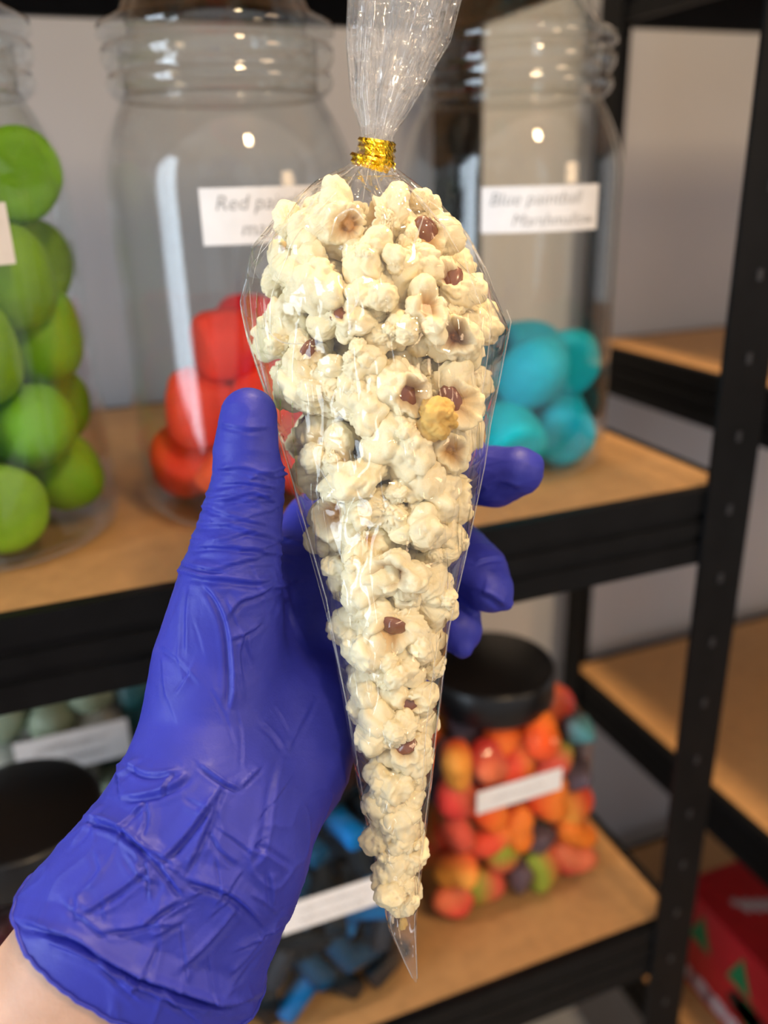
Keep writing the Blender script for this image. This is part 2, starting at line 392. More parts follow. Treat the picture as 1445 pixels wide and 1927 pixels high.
# ------------------------------------------------------------------ plastic tubs with black lids on the lower shelf
def flat_label(tub, y, zc, w, h, x0, tilt, nlines):
    ca, sa = math.cos(tilt), math.sin(tilt)
    def place(a, b, off): p, q = a*ca-b*sa, a*sa+b*ca; return (x0+p, y-off, zc+q)
    v = [place(a*w/2, b*h/2, o) for o in (.0003, .0011) for a in (-1, 1) for b in (-1, 1)]
    lab = fixn(obj('paper_label', v, [(0, 1, 3, 2), (4, 6, 7, 5), (0, 4, 5, 1), (2, 3, 7, 6), (0, 2, 6, 4), (1, 5, 7, 3)], PAPER, tub))
    rs = random.Random(int(w*1e5))
    for k in range(nlines):                       # pencil scribble, too blurred to read
        zz = h*(.18-.36*k) if nlines > 1 else 0
        pts = [place(-w*.34+w*.62*i/40, zz+h*.075*math.sin(i*1.9+k)+h*.05*rs.uniform(-1, 1), .0013) for i in range(41)]
        vv, ff = tube(pts, .00035, 4); obj('pencil_scribble', vv, ff, FAINT, lab)
def tub(X, Y, label, lab=None, hw=.375, hd=.33, top=1.0515, R=.277, body_h=.90, z0=-2.964, lid=True):
    u = U_; t = tag(empty('plastic_tub', U(X, Y, z0)), label, 'tub', 'clear plastic tubs of sweets')
    q = 5.0
    prof = [(1e-5, 0.0, q), (.93, 0.0, q), (.98, .008, q), (1.0, .03, q), (1.0, body_h*.82, q), (.97, body_h*.90, 4.0), (.88, body_h*.955, 3.0), (.80, body_h*.985, 2.2), (.72, body_h, 2.0), (.72, top-.05, 2.0)]
    v, f = lathe([(r*hw*u, z*u, p) for r, z, p in prof], 72, sy=hd/hw)
    b = weld(obj('tub_body', v, f, PLASTIC, t, True))
    if lid:
        lp = [(1e-5, top), (R*.90, top), (R*.97, top-.006), (R, top-.02), (R, top-.145), (R*.985, top-.155), (R*.95, top-.155), (R*.95, top-.05)]
        v, f = lathe([(r*u, z*u) for r, z in lp], 96); weld(obj('lid', v, f, LID, t, True))
        v, f = [], []
        n = 90
        for i in range(n):                         # grip ribs round the lid's side
            a = 2*math.pi*i/n; c, s_ = math.cos(a), math.sin(a)
    if lab: flat_label(t, -hd*u, *lab)
    return t
tub_o = tub(1.52, 2.765, 'black lidded clear tub of orange and purple gummies on the lower shelf', (.66*u, .074, .020, -.009, .0, 1), hd=.355)
tub_b = tub(.57, 2.59, 'clear tub of dark and bright blue stick sweets behind the glove', (.575*u, .080, .024, .012, .0, 2), hd=.355)
tub_l = tub(-.36, 2.59, 'black lidded clear tub of wine red sweets at the lower left', (.34*u, .075, .024, .0, .0, 1))
tub_t = tub(-.16, 3.56, 'tall clear tub of pale and teal sweets behind the wine red tub', (.80*u, .085, .034, -.004, 0, 2), hw=.40, hd=.34, top=1.62, body_h=1.42)

def two_tone(name, ca, cb, axis=2, soft=.5):
    m = sugar(name, ca, .02); nt = m.node_tree; b = nt.nodes['Principled BSDF']
    for l in list(b.inputs['Base Color'].links): nt.links.remove(l)
    tc = nt.nodes.new('ShaderNodeTexCoord'); sx = nt.nodes.new('ShaderNodeSeparateXYZ'); nt.links.new(tc.outputs['Generated'], sx.inputs[0])
    cr = nt.nodes.new('ShaderNodeValToRGB'); cr.color_ramp.elements[0].position = .5-soft/2; cr.color_ramp.elements[1].position = .5+soft/2
    cr.color_ramp.elements[0].color = (*ca, 1); cr.color_ramp.elements[1].color = (*cb, 1)
    nt.links.new(sx.outputs[axis], cr.inputs[0]); nt.links.new(cr.outputs[0], b.inputs['Base Color'])
    return m
def blob_mesh(name, m, sx, sy, sz, p=2.4, seed=0, heart=0.0):
    bm_ = bmesh.new(); bmesh.ops.create_icosphere(bm_, subdivisions=3, radius=1.0)
    for v in bm_.verts:
        d = v.co.normalized(); q = (abs(d.x)**p+abs(d.y)**p+abs(d.z)**p)**(-1/p)
        k = q*(1+.08*noise.noise(d*1.7+Vector((seed, 0, 0))))
        c = d*k
        if heart: c.x *= 1+heart*c.z*.6; c.z -= heart*.45*max(0, 1-abs(c.x)*2.2)*max(0, c.z)
        v.co = Vector((c.x*sx, c.y*sy, c.z*sz))
    me = bpy.data.meshes.new(name); bm_.to_mesh(me); bm_.free(); me.polygons.foreach_set('use_smooth', [True]*len(me.polygons)); me.materials.append(m); return me
r = .094*u
OR = [two_tone('peach_gummy', (.85, .08, .03), (.85, .33, .05)), two_tone('pink_gummy', (.78, .06, .05), (.75, .17, .07)), two_tone('lime_gummy', (.70, .10, .06), (.30, .38, .04)),
      mat('purple_gummy', (.10, .065, .085), .6, noise_amt=.1, nscale=200, bump=.1, bscale=900), two_tone('orange_gummy', (.92, .10, .01), (.92, .22, .02)), two_tone('aqua_gummy', (.10, .08, .09), (.10, .30, .32))]
ornames = ['orange and yellow sugared gummy heart', 'pink sugared gummy heart', 'lime and red sugared gummy heart', 'dull purple gummy wedge', 'bright orange sugared gummy heart', 'aqua tipped purple gummy wedge']
gm = [blob_mesh('gummy_heart', OR[k], r*1.15, r*.66, r*1.05, 2.2, k, .6) for k in (0, 1, 2)]+[blob_mesh('gummy_wedge', OR[3], r*1.15, r*.75, r*.95, 1.3, 3, 0)]+[blob_mesh('gummy_heart', OR[4], r*1.15, r*.70, r*1.05, 2.2, 7, .6), blob_mesh('gummy_wedge', OR[5], r*1.15, r*.75, r*.95, 1.3, 9, 0)]
P = pack(112, r*.96, in_box(.372*u, .350*u, .022*u, .80*u), 3, ((-.25*u, -.25*u, .1*u), (.25*u, .25*u, 1.0*u)), 260)
order = [0, 3, 1, 0, 2, 4, 3, 0, 1, 3, 2, 1, 3, 4, 0, 2, 3, 0, 1, 5, 3, 0]
for i, p in enumerate(P):
    k = order[i % len(order)]
    scatter(('gummy_wedge' if k in (3, 5) else 'gummy_heart'), [gm[k]], [p], tub_o.location, ornames[k]+' in the gummy tub, '+whereabouts(p, P.min(0), P.max(0)), 'gummy', 'gummies in the orange tub', i)
# blue sticks
def stick_mesh(name, m, rad, L):
    v, f = lathe([(1e-5, -L/2), (rad*.85, -L/2), (rad, -L/2+rad*.2), (rad, L/2-rad*.2), (rad*.85, L/2), (1e-5, L/2)], 14, power=3)
    me = mesh(name, v, f, True); me.materials.append(m); return me
BS = [mat('bright_blue_candy', (.0, .13, .40), .6, spec=.2, noise_amt=.1, nscale=200), mat('navy_candy', (.003, .009, .016), .6, spec=.2), mat('deep_blue_candy', (.0, .04, .10), .6, spec=.2), mat('slate_candy', (.02, .025, .035), .6, spec=.2)]
rb = .085*u
sm = [stick_mesh('candy_stick', m, rb*.48, rb*2.35) for m in BS]
bn = ['bright blue stick sweet', 'near black stick sweet', 'deep blue stick sweet', 'slate grey stick sweet']
P = pack(165, rb*.92, in_box(.36*u, .34*u, .01*u, .82*u), 6, ((-.25*u, -.25*u, .1*u), (.25*u, .25*u, 1.0*u)), 260)
for i, p in enumerate(P):
    k = (0, 1, 2, 1, 1, 2, 1, 3, 2, 0, 1, 1, 2)[i % 13]
    scatter('candy_stick', [sm[k]], [p], tub_b.location, bn[k]+' in the blue tub, '+whereabouts(p, P.min(0), P.max(0)), 'candy', 'stick sweets in the blue tub', i)
r = .074*u
WR = mat('wine_gummy', (.10, .008, .02), .45, rnd=.02); wm = [blob_mesh('wine_gummy', WR, r*1.2, r*1.0, r*1.0, 2.5, 11)]
P = pack(70, r*1.1, in_box(.355*u, .31*u, .02*u, .84*u), 9, ((-.25*u, -.25*u, .1*u), (.25*u, .25*u, 1.0*u)), 220)
scatter('wine_gummy', wm, P, tub_l.location, lambda p: 'wine red gummy in the lower left tub, '+whereabouts(p, P.min(0), P.max(0)), 'gummy', 'gummies in the wine red tub', 9)
TE = [mat('pale_sweet', (.42, .42, .36), .5, rnd=.02), mat('teal_sweet', (.01, .09, .10), .45), mat('pale_green_sweet', (.25, .30, .20), .5)]
tm = [blob_mesh('boiled_sweet', m, r*1.5, r*1.3, r*1.2, 2.5, 13+i) for i, m in enumerate(TE)]
P = pack(70, r*1.4, in_box(.38*u, .32*u, .02*u, 1.3*u), 12, ((-.25*u, -.25*u, .1*u), (.25*u, .25*u, 1.5*u)), 220)
for i, p in enumerate(P):
    k = (1 if p[0] > .12*u else (0, 2, 0)[i % 3])
    scatter('boiled_sweet', [tm[k]], [p], tub_t.location, ('teal' if k == 1 else 'pale')+' boiled sweet in the tall clear tub, '+whereabouts(p, P.min(0), P.max(0)), 'candy', 'sweets in the tall tub', i)

# ------------------------------------------------------------------ printed red carton on the crosswise unit, plain carton below
RED = mat('red_print', (.42, .006, .014), .4, noise_amt=.08, nscale=60, coat=.2)
GRN = mat('green_print', (.0, .17, .06), .4); WHT = mat('white_print', (.50, .42, .44), .5); BLK = mat('black_print', (.004, .004, .004), .5)
rbx = tag(empty('gift_carton', U(3.75, 2.55, -5.0)), 'red printed carton with green trees on the crosswise shelf', 'carton')
cw, cd, ch = 1.0*u, 1.5*u, .72*u
box('carton_body', (0, 0, ch/2), (cw, cd, ch), RED, rbx, .0015)
def patch(nm, poly, m, face):                     # flat print on the left side or the top of the carton
    e = .0006; pts = []
    for a, b in poly:
        pts.append((-cw/2-e, a*u, b*u) if face == 'L' else (a*u, b*u, ch+e))
    return obj(nm, pts, [tuple(range(len(pts)))], m, rbx)
for y in (.52, .18, -.2, -.55): patch('printed_tree', [(y-.10, .40), (y+.10, .40), (y, .64)], GRN, 'L')
patch('printed_window', [(-.72, .20), (.20, .20), (.26, .27), (.20, .36), (-.72, .36)], BLK, 'L')
for y in (.08, -.18, -.44):
    patch('printed_bauble', [(y+.10*math.cos(a*.5236), .28+.10*math.sin(a*.5236)) for a in range(12)], GRN, 'L')
rs = random.Random(4)
for k in range(9):
    y = .62-.15*k; patch('printed_snow', [(y+rs.uniform(.06, .12)*math.cos(a*.7854), .09+rs.uniform(.04, .08)*math.sin(a*.7854)) for a in range(8)], WHT, 'L')
for (x0, y0, k) in ((-.30, .45, .10), (-.15, .12, .22), (-.1, -.1, .2)):
    pts = [((x0+k*2.2*(i/24-.1))*u, (y0+.05*math.sin(i*.9)-k*.9*i/24)*u, ch+.0007) for i in range(25)]
    v, f = tube(pts, .0035, 6); obj('printed_script', [(a, b, ch+.0004+(c-ch)*.12) for a, b, c in v], f, WHT, rbx)
KR = mat('grey_card', (.30, .29, .27), .7, noise_amt=.05)
kb = tag(empty('storage_carton', U(1.35, 3.1, -4.93)), 'plain grey carton on the bottom shelf under the gummy tub', 'carton')
box('carton_body', (0, 0, .45*u), (1.3*u, 1.2*u, .9*u), KR, kb, .002); box('lid_flap', (0, -.602*u, .78*u), (1.3*u, .006, .22*u), KR, kb)

# ------------------------------------------------------------------ the gloved hand
def cs(x, y, d): return np.array([(x-W0/2)*d/FPX, -(y-H0/2)*d/FPX, d])      # right, up, forward of the viewer, in metres
def to_world(P): P = np.asarray(P); return CP+P[..., :1]*RT+P[..., 1:2]*UP+P[..., 2:3]*FW
mmm = .001
thumb = [(468, 783, .272, 9.2), (463, 850, .273, 10.6), (468, 908, .276, 11.8), (451, 1000, .279, 13.8), (432, 1100, .281, 17), (405, 1250, .284, 21), (392, 1380, .281, 22.5), (372, 1500, .272, 24)]
index = [(392, 1480, .285, 15), (520, 1180, .318, 15), (592, 985, .337, 12.5), (745, 885, .353, 11), (870, 893, .341, 11.4), (930, 897, .328, 12.2), (975, 887, .320, 9.6), (1002, 872, .318, 4.5)]
middle = [(420, 1490, .285, 15), (560, 1230, .326, 15), (650, 1030, .351, 12.5), (800, 985, .362, 11), (862, 1032, .348, 11.4), (900, 1078, .332, 12), (922, 1108, .324, 9.2), (950, 1136, .321, 3.4)]
ring = [(450, 1500, .285, 15), (590, 1280, .328, 15), (675, 1120, .352, 12), (795, 1080, .361, 10.5), (852, 1140, .345, 10.6), (862, 1185, .333, 9.6), (870, 1218, .328, 4.6)]
pinky = [(470, 1510, .285, 15), (590, 1340, .32, 16), (660, 1215, .345, 12), (752, 1190, .357, 9.5), (782, 1235, .345, 9), (788, 1262, .338, 7)]
hyp = [(590, 1330, .313, 20), (540, 1430, .300, 23), (460, 1530, .282, 22), (440, 1600, .272, 21)]
palm = [(440, 1220, .295, 17), (500, 1330, .300, 19), (460, 1450, .286, 22), (380, 1580, .268, 21)]
web = [(440, 1140, .288, 12), (500, 1090, .308, 10), (585, 1010, .333, 10)]
wr1 = [(372, 1500, .272, 22), (290, 1590, .264, 20.5), (215, 1690, .258, 20.5), (90, 1890, .260, 25), (-60, 2140, .268, 31)]
wr2 = [(430, 1560, .276, 22), (432, 1610, .272, 20.5), (372, 1770, .266, 21), (275, 1990, .270, 27), (130, 2240, .280, 33)]
wr3 = [(400, 1530, .274, 22), (360, 1600, .268, 21), (295, 1730, .260, 22.5), (180, 1940, .262, 28), (35, 2190, .272, 34)]
FINGERS = [thumb, index, middle, ring, pinky]; PALM = [hyp, palm, web, wr1, wr2, wr3]
def sdf_cones(Pts, chains, k, grow):
    D = np.full(len(Pts), 1.0)
    for ch in chains:
        C = [cs(*c[:3]) for c in ch]; Rr = [(c[3]*mmm+grow) for c in ch]
        dd = np.full(len(Pts), 1.0)
        for a, b, ra, rb_ in zip(C[:-1], C[1:], Rr[:-1], Rr[1:]):
            ab = b-a; L2 = ab@ab
            t = np.clip(((Pts-a)@ab)/L2, 0, 1)
            d = np.sqrt((((Pts-a)-t[:, None]*ab)**2).sum(1))-(ra+(rb_-ra)*t)
            dd = np.minimum(dd, d)
        h = np.clip(.5+.5*(D-dd)/k, 0, 1); D = D*(1-h)+dd*h-k*h*(1-h)
    return D
def surface_nets(F, org, h):
    s = F < 0; nx, ny, nz = F.shape
    corners = [(i, j, l) for i in (0, 1) for j in (0, 1) for l in (0, 1)]
    sl = lambda o: (slice(o[0], nx-1+o[0]), slice(o[1], ny-1+o[1]), slice(o[2], nz-1+o[2]))
    cnt = sum(s[sl(o)].astype(np.int8) for o in corners); act = (cnt > 0) & (cnt < 8)
    idx = np.full(act.shape, -1, np.int64); I = np.argwhere(act); idx[tuple(I.T)] = np.arange(len(I))
    acc = np.zeros((len(I), 3)); n = np.zeros(len(I))
    for a in corners:
        for ax in range(3):
            if a[ax]: continue
            b = list(a); b[ax] = 1
            fa = F[I[:, 0]+a[0], I[:, 1]+a[1], I[:, 2]+a[2]]; fb = F[I[:, 0]+b[0], I[:, 1]+b[1], I[:, 2]+b[2]]
            m = (fa < 0) != (fb < 0); t = np.where(m, fa/(fa-fb+1e-20), 0)
            p = np.tile(np.array(a, float), (len(I), 1)); p[:, ax] = t
            acc[m] += p[m]; n[m] += 1
    V = org+h*(I+acc/n[:, None])
    Q = []
    for ax in range(3):
        o = [0, 0, 0]; o[ax] = 1
        A = s[:nx-o[0], :ny-o[1], :nz-o[2]]; B = s[o[0]:, o[1]:, o[2]:]
        E = np.argwhere(A != B); u1, u2 = [(1, 2), (2, 0), (0, 1)][ax]
        E = E[(E[:, u1] > 0) & (E[:, u2] > 0) & (E[:, u1] < F.shape[u1]-1) & (E[:, u2] < F.shape[u2]-1)]
        q = []
        for (d1, d2) in ((-1, -1), (0, -1), (0, 0), (-1, 0)):
            c = E.copy(); c[:, u1] += d1; c[:, u2] += d2; q.append(idx[tuple(c.T)])
        q = np.stack(q, 1); fl = ~A[tuple(E.T)]; q[fl] = q[fl][:, ::-1]; Q.append(q)
    return V, np.vstack(Q)
def grid_surface(fn, lo, hi, h):
    ax = [np.arange(lo[i], hi[i], h) for i in range(3)]; G = np.stack(np.meshgrid(*ax, indexing='ij'), -1); sh = G.shape[:3]
    # coarse pass first, the fine grid is only worked out near the surface
    K = 4; cx_ = [a_[::K] for a_ in ax]; Gc = np.stack(np.meshgrid(*cx_, indexing='ij'), -1); Fc = fn(Gc.reshape(-1, 3)).reshape(Gc.shape[:3])
    ii = [np.minimum((np.arange(len(a_))+K//2)//K, len(c_)-1) for a_, c_ in zip(ax, cx_)]
    Ff = Fc[np.ix_(*ii)].ravel(); m = np.abs(Ff) < h*K*1.3
    Ff[m] = fn(G.reshape(-1, 3)[m]); return surface_nets(Ff.reshape(sh), np.array(lo), h)
def hand_sdf(grow):
    def fn(P):
        a = sdf_cones(P, PALM, .012, grow); r_ = a
        for fch in FINGERS:
            d = sdf_cones(P, [fch], .001, grow); k = .007
            h = np.clip(.5+.5*(r_-d)/k, 0, 1); r_ = r_*(1-h)+d*h-k*h*(1-h)
        return r_
    return fn
allc = [c for ch in FINGERS+PALM for c in ch]
AP = np.array([cs(*c[:3]) for c in allc]); lo = AP.min(0)-.03; hi = AP.max(0)+.03
def laplace(V, Q, it, lam=.5):
    E = np.vstack([Q[:, [0, 1]], Q[:, [1, 2]], Q[:, [2, 3]], Q[:, [3, 0]]]); n = len(V)
    deg = np.bincount(E.ravel(), minlength=n)[:, None]
    for _ in range(it):
        s_ = np.zeros_like(V)
        for k in range(3):
            s_[:, k] = np.bincount(E[:, 0], V[E[:, 1], k], n)+np.bincount(E[:, 1], V[E[:, 0], k], n)
        V = V+lam*(s_/np.maximum(deg, 1)-V)
    return V
SKIN = mat('skin', (.52, .31, .215), .5, spec=.35, noise_amt=.06, nscale=120, bump=.15, bscale=700, sss=.25, sssr=(1.0, .35, .2))
for ch_, end in ((wr1, (-330, 2600, .286, 37)), (wr2, (-130, 2700, .298, 39)), (wr3, (-230, 2650, .292, 42))): ch_.append(end)   # the forearm runs on below
AP2 = np.array([cs(*c[:3]) for ch in FINGERS+PALM for c in ch])
V, Q = grid_surface(hand_sdf(-.0022), AP2.min(0)-.05, AP2.max(0)+.05, .0026); V = laplace(V, Q, 2)
person = obj('person', to_world(V), Q, SKIN, None, True)
tag(person, 'outstretched left arm in a blue glove holding the popcorn bag, bare forearm at lower left', 'person')
# glove: a looser skin over the hand, cut off at the hem, with the folds of the stretched film
GLOVE = mat('nitrile_glove', (.024, .030, .33), .50, spec=.34, noise_amt=.05, nscale=120, bump=.10, bscale=1300)
axis = cs(170, 1940, .266)-cs(300, 1725, .258); axis /= np.linalg.norm(axis)
hem0 = cs(185, 1868, .238)
base = hand_sdf(.0)
def glove_fn(P):
    t = (P-hem0)@axis                              # 0 at the hem, negative towards the hand
    return base(P)-.0035*np.clip((t+.055)/.055, 0, 1.2)
V, Q = grid_surface(glove_fn, lo, hi, .0013); V = laplace(V, Q, 3)
t = (V-hem0)@axis; keep = (t < .0)
ok = keep[Q].all(1); Q = Q[ok]; used = np.unique(Q); rm = -np.ones(len(V), int); rm[used] = np.arange(len(used)); V = V[used]; Q = rm[Q]
me = mesh('glove', V, Q); tmp = bpy.data.objects.new('tmp', me); COL.objects.link(tmp)
sd = tmp.modifiers.new('s', 'SUBSURF'); sd.levels = 1; sd.render_levels = 1
me2 = bpy.data.meshes.new_from_object(tmp.evaluated_get(bpy.context.evaluated_depsgraph_get())); bpy.data.objects.remove(tmp)
nv = len(me2.vertices); V = np.empty(nv*3); me2.vertices.foreach_get('co', V); V = V.reshape(-1, 3)
N = np.empty(nv*3); me2.vertices.foreach_get('normal', N); N = N.reshape(-1, 3)
pixel = np.stack([W0/2+FPX*V[:, 0]/V[:, 2], H0/2-FPX*V[:, 1]/V[:, 2]], -1)
facing = np.clip((-(N*V).sum(1)/np.linalg.norm(V, axis=1)+.35)/.4, 0, 1)
facing *= (V[:, 2] < .335)
folds = [  # fold lines across the glove (pixel path, height mm, width px)
 ([(412, 795), (434, 800), (470, 806), (509, 803)], .7, 6), ([(403, 884), (447, 877), (500, 889), (532, 902)], .8, 7), ([(395, 912), (450, 905), (500, 912), (528, 925)], .8, 7),
 ([(391, 940), (430, 936), (480, 925), (525, 946)], 1.0, 8), ([(383, 950), (420, 963), (460, 975), (520, 990)], .7, 7), ([(372, 985), (420, 985), (470, 997), (522, 1008)], .6, 7), ([(355, 1030), (400, 1026), (470, 1031), (520, 1046)], 1.0, 7),
 ([(350, 1062), (400, 1070), (450, 1055), (512, 1040)], .7, 6), ([(336, 1078), (390, 1085), (430, 1087), (480, 1092), (517, 1085)], 1.3, 9),
 ([(380, 1090), (412, 1130), (432, 1190), (438, 1290), (432, 1340)], 1.1, 8), ([(425, 1162), (450, 1130), (480, 1118), (518, 1092)], 1.0, 7), ([(357, 1105), (353, 1160), (352, 1235)], .6, 7),
 ([(428, 1202), (470, 1186), (492, 1168)], .8, 6), ([(455, 1290), (448, 1230), (462, 1180)], .6, 6), ([(519, 1090), (540, 1130), (560, 1180), (590, 1240)], .5, 9), ([(300, 1210), (340, 1240), (380, 1290)], .4, 8),
 ([(239, 1434), (270, 1452), (299, 1456), (344, 1449)], 1.1, 8), ([(219, 1499), (279, 1494), (330, 1476), (355, 1452)], 1.2, 9), ([(160, 1537), (214, 1549), (259, 1579), (299, 1621)], 2.0, 9),
 ([(299, 1621), (349, 1569), (418, 1474)], 1.4, 9), ([(374, 1436), (418, 1469), (450, 1485)], 1.0, 6), ([(279, 1504), (284, 1539), (277, 1576)], .9, 6), ([(299, 1621), (322, 1650), (346, 1682)], 1.2, 8),
 ([(344, 1646), (380, 1570), (414, 1479)], 1.0, 8), ([(344, 1649), (399, 1664), (448, 1688), (503, 1748)], 1.5, 10), ([(149, 1723), (200, 1690), (239, 1664), (279, 1629)], 1.0, 8), ([(145, 1680), (150, 1700), (149, 1723)], .8, 8),
 ([(184, 1748), (259, 1741), (300, 1712), (346, 1683)], 1.2, 8), ([(259, 1741), (330, 1736)], .8, 6), ([(329, 1823), (370, 1790), (414, 1743), (448, 1698)], 1.0, 8), ([(538, 1414), (520, 1470), (513, 1509), (498, 1599), (473, 1641)], .7, 10),
 ([(488, 1355), (515, 1380), (538, 1414)], .5, 7), ([(538, 1414), (560, 1370), (588, 1315)], .5, 8), ([(428, 1833), (460, 1800), (495, 1752)], .9, 8), ([(448, 1484), (470, 1462), (492, 1440)], .7, 6), ([(545, 1640), (500, 1610), (470, 1600)], .8, 9),
 ([(30, 1728), (95, 1742), (155, 1759), (240, 1812), (320, 1843), (423, 1879), (490, 1868)], 3.2, 13), ([(60, 1752), (150, 1790), (240, 1840), (330, 1880), (420, 1905)], 1.0, 9), ([(170, 1775), (215, 1830), (270, 1885)], .8, 8), ([(300, 1850), (340, 1890), (380, 1920)], .8, 8),
 ([(235, 1600), (262, 1640), (300, 1660)], .6, 8), ([(180, 1600), (190, 1640), (160, 1680)], .6, 9), ([(395, 1560), (420, 1600), (452, 1625)], .6, 8),
 ([(900, 930), (940, 905), (985, 915)], .8, 10), ([(890, 1060), (920, 1050), (950, 1048)], .6, 6), ([(905, 1112), (925, 1118), (955, 1140)], 1.2, 9)]
rw = random.Random(12)
for k in range(30):                                # short stretch wrinkles across the thumb
    y = rw.uniform(850, 1110); l0 = np.interp(y, [850, 900, 1000, 1110], [408, 400, 365, 322]); r0 = np.interp(y, [850, 900, 1000, 1110], [525, 532, 530, 522]); x = rw.uniform(l0, r0); L = rw.uniform(25, 70); sl = rw.uniform(-.35, .35)
    folds.append(([(x-L, y-sl*L), (x, y+rw.uniform(-5, 5)), (x+L, y+sl*L)], rw.uniform(.25, .6), rw.uniform(3.5, 6)))
for k in range(28):                                # straight creases over the slack wrist and cuff
    x = rw.uniform(120, 520); y = rw.uniform(1440, 1860); a_ = rw.choice([-.9, -.75, -1.1, .5, .65, 1.5, -.5]); L = rw.uniform(20, 62)
    folds.append(([(x-L*math.cos(a_), y-L*math.sin(a_)), (x+rw.uniform(-4, 4), y+rw.uniform(-4, 4)), (x+L*math.cos(a_), y+L*math.sin(a_))], rw.uniform(.3, .9), rw.uniform(3.5, 7)))
for k in range(16):                                # faint ones over the ball of the thumb
    x = rw.uniform(300, 580); y = rw.uniform(1100, 1420); a_ = rw.uniform(.9, 2.2); L = rw.uniform(25, 70)
    folds.append(([(x-L*math.cos(a_), y-L*math.sin(a_)), (x+rw.uniform(-6, 6), y), (x+L*math.cos(a_), y+L*math.sin(a_))], rw.uniform(.12, .35), rw.uniform(4, 7)))
disp = np.zeros(nv)
for path, amp, wd in folds:
    pts = smoothpath(path, 4*len(path)); best = np.full(nv, 1e9); sg = np.zeros(nv); tt = np.zeros(nv)
    near = (facing > 0) & (pixel[:, 0] > pts[:, 0].min()-60) & (pixel[:, 0] < pts[:, 0].max()+60) & (pixel[:, 1] > pts[:, 1].min()-60) & (pixel[:, 1] < pts[:, 1].max()+60)
    ii = np.where(near)[0]; pp = pixel[ii]; bb = np.full(len(ii), 1e9); ss = np.zeros(len(ii)); tp = np.zeros(len(ii))
    for k in range(len(pts)-1):
        a, b = pts[k], pts[k+1]; ab = b-a; L2 = ab@ab+1e-9; tq = np.clip(((pp-a)@ab)/L2, 0, 1); dv = pp-a-tq[:, None]*ab; d = np.hypot(dv[:, 0], dv[:, 1])
        m = d < bb; bb[m] = d[m]; ss[m] = np.sign(ab[0]*dv[m, 1]-ab[1]*dv[m, 0]); tp[m] = (k+tq[m])/(len(pts)-1)
    ds = bb*ss; env = np.clip(np.sin(np.pi*np.clip(tp, .03, .97))*1.8, 0, 1)
    prof = .75*np.clip(1-np.abs(ds)/(3.4*wd), 0, 1)+.45*np.exp(-(ds/(.5*wd))**2)-.85*np.exp(-((ds-1.05*wd)/(.75*wd))**2)
    disp[ii] += 1.25*amp*prof*env
VN = (V*1000)
loose = np.clip((pixel[:, 1]-1380)/200, 0, 1)      # slack film over the wrist and cuff
na = pn(VN*.045); b1 = 1-np.abs(pn(np.stack([VN[:, 0]*.075+na, VN[:, 1]*.05, VN[:, 2]*.07], 1)))*2.4
b2 = np.maximum(0, 1-np.abs(pn(VN*np.array([.05, .22, .06])))*4)**2
disp = disp*facing+loose*(.55*np.maximum(0, b1)**5+.5*na)+.12*pn(VN*.16)+.35*b2*(1-loose)*np.where(pixel[:, 1] < 1100, .5, .15)
V = V+N*disp[:, None]*mmm
me2.vertices.foreach_set('co', to_world(V).ravel()); me2.update(); me2.name = 'glove'
me2.polygons.foreach_set('use_smooth', [True]*len(me2.polygons)); me2.materials.clear(); me2.materials.append(GLOVE)
glove = link(bpy.data.objects.new('glove', me2), person); glove['label'] = 'blue violet nitrile glove with creased cuff'
# hem bead along the cut edge
b = bmesh.new(); b.from_mesh(me2); b.edges.ensure_lookup_table()
be = [e for e in b.edges if e.is_boundary]; loops = []
nxt = {}
for e in be:
    a_, c_ = e.verts[0].index, e.verts[1].index; nxt.setdefault(a_, []).append(c_); nxt.setdefault(c_, []).append(a_)
b.verts.ensure_lookup_table()
if nxt:
    st = next(iter(nxt)); path = [st]; prev = None; cur = st
    while True:
        c2 = [q for q in nxt[cur] if q != prev and (q not in path[1:])]
        if not c2 or (len(path) > 2 and c2[0] == st): break
        prev, cur = cur, c2[0]; path.append(cur)
    HP = np.array([b.verts[i].co for i in path])
    for _ in range(6): HP = (np.roll(HP, 1, 0)+HP*2+np.roll(HP, -1, 0))/4
    v, f = tube(HP[::2], .0007, 8, True); hb = obj('cuff_bead', v, f, GLOVE, glove, True)
b.free()
# fine dark hair on the bare forearm
HAIR = mat('arm_hair', (.03, .02, .015), .5); hv, hf = [], []
rs = random.Random(7); fwd = to_world(axis)-CP
pm = person.data; pv = [(p.center.copy(), p.normal.copy()) for p in pm.polygons]
cand = [(c, n) for c, n in pv if 0 < (np.array([(np.array(c)-CP)@RT, (np.array(c)-CP)@UP, (np.array(c)-CP)@FW])-hem0)@axis < .06 and n.dot(Vector(FW)) < .35]
for k in range(130):
    if not cand: break
    c, n = rs.choice(cand); d = (Vector(-fwd)*-.5+n*.35+Vector((rs.uniform(-.5, .5), rs.uniform(-.5, .5), rs.uniform(-.6, .2)))); L = rs.uniform(.006, .012)
    pts = [c+n*.0002*i+d*(L*i/4)+Vector((0, 0, -.0009*i*i/4)) for i in range(5)]
    v, f = tube([tuple(p) for p in pts], [.00004]*4+[.00001], 3); o_ = len(hv); hv += list(v); hf += [tuple(i+o_ for i in q) for q in f]
if hv: tag(obj('arm_hair', hv, hf, HAIR, person), kind='stuff')

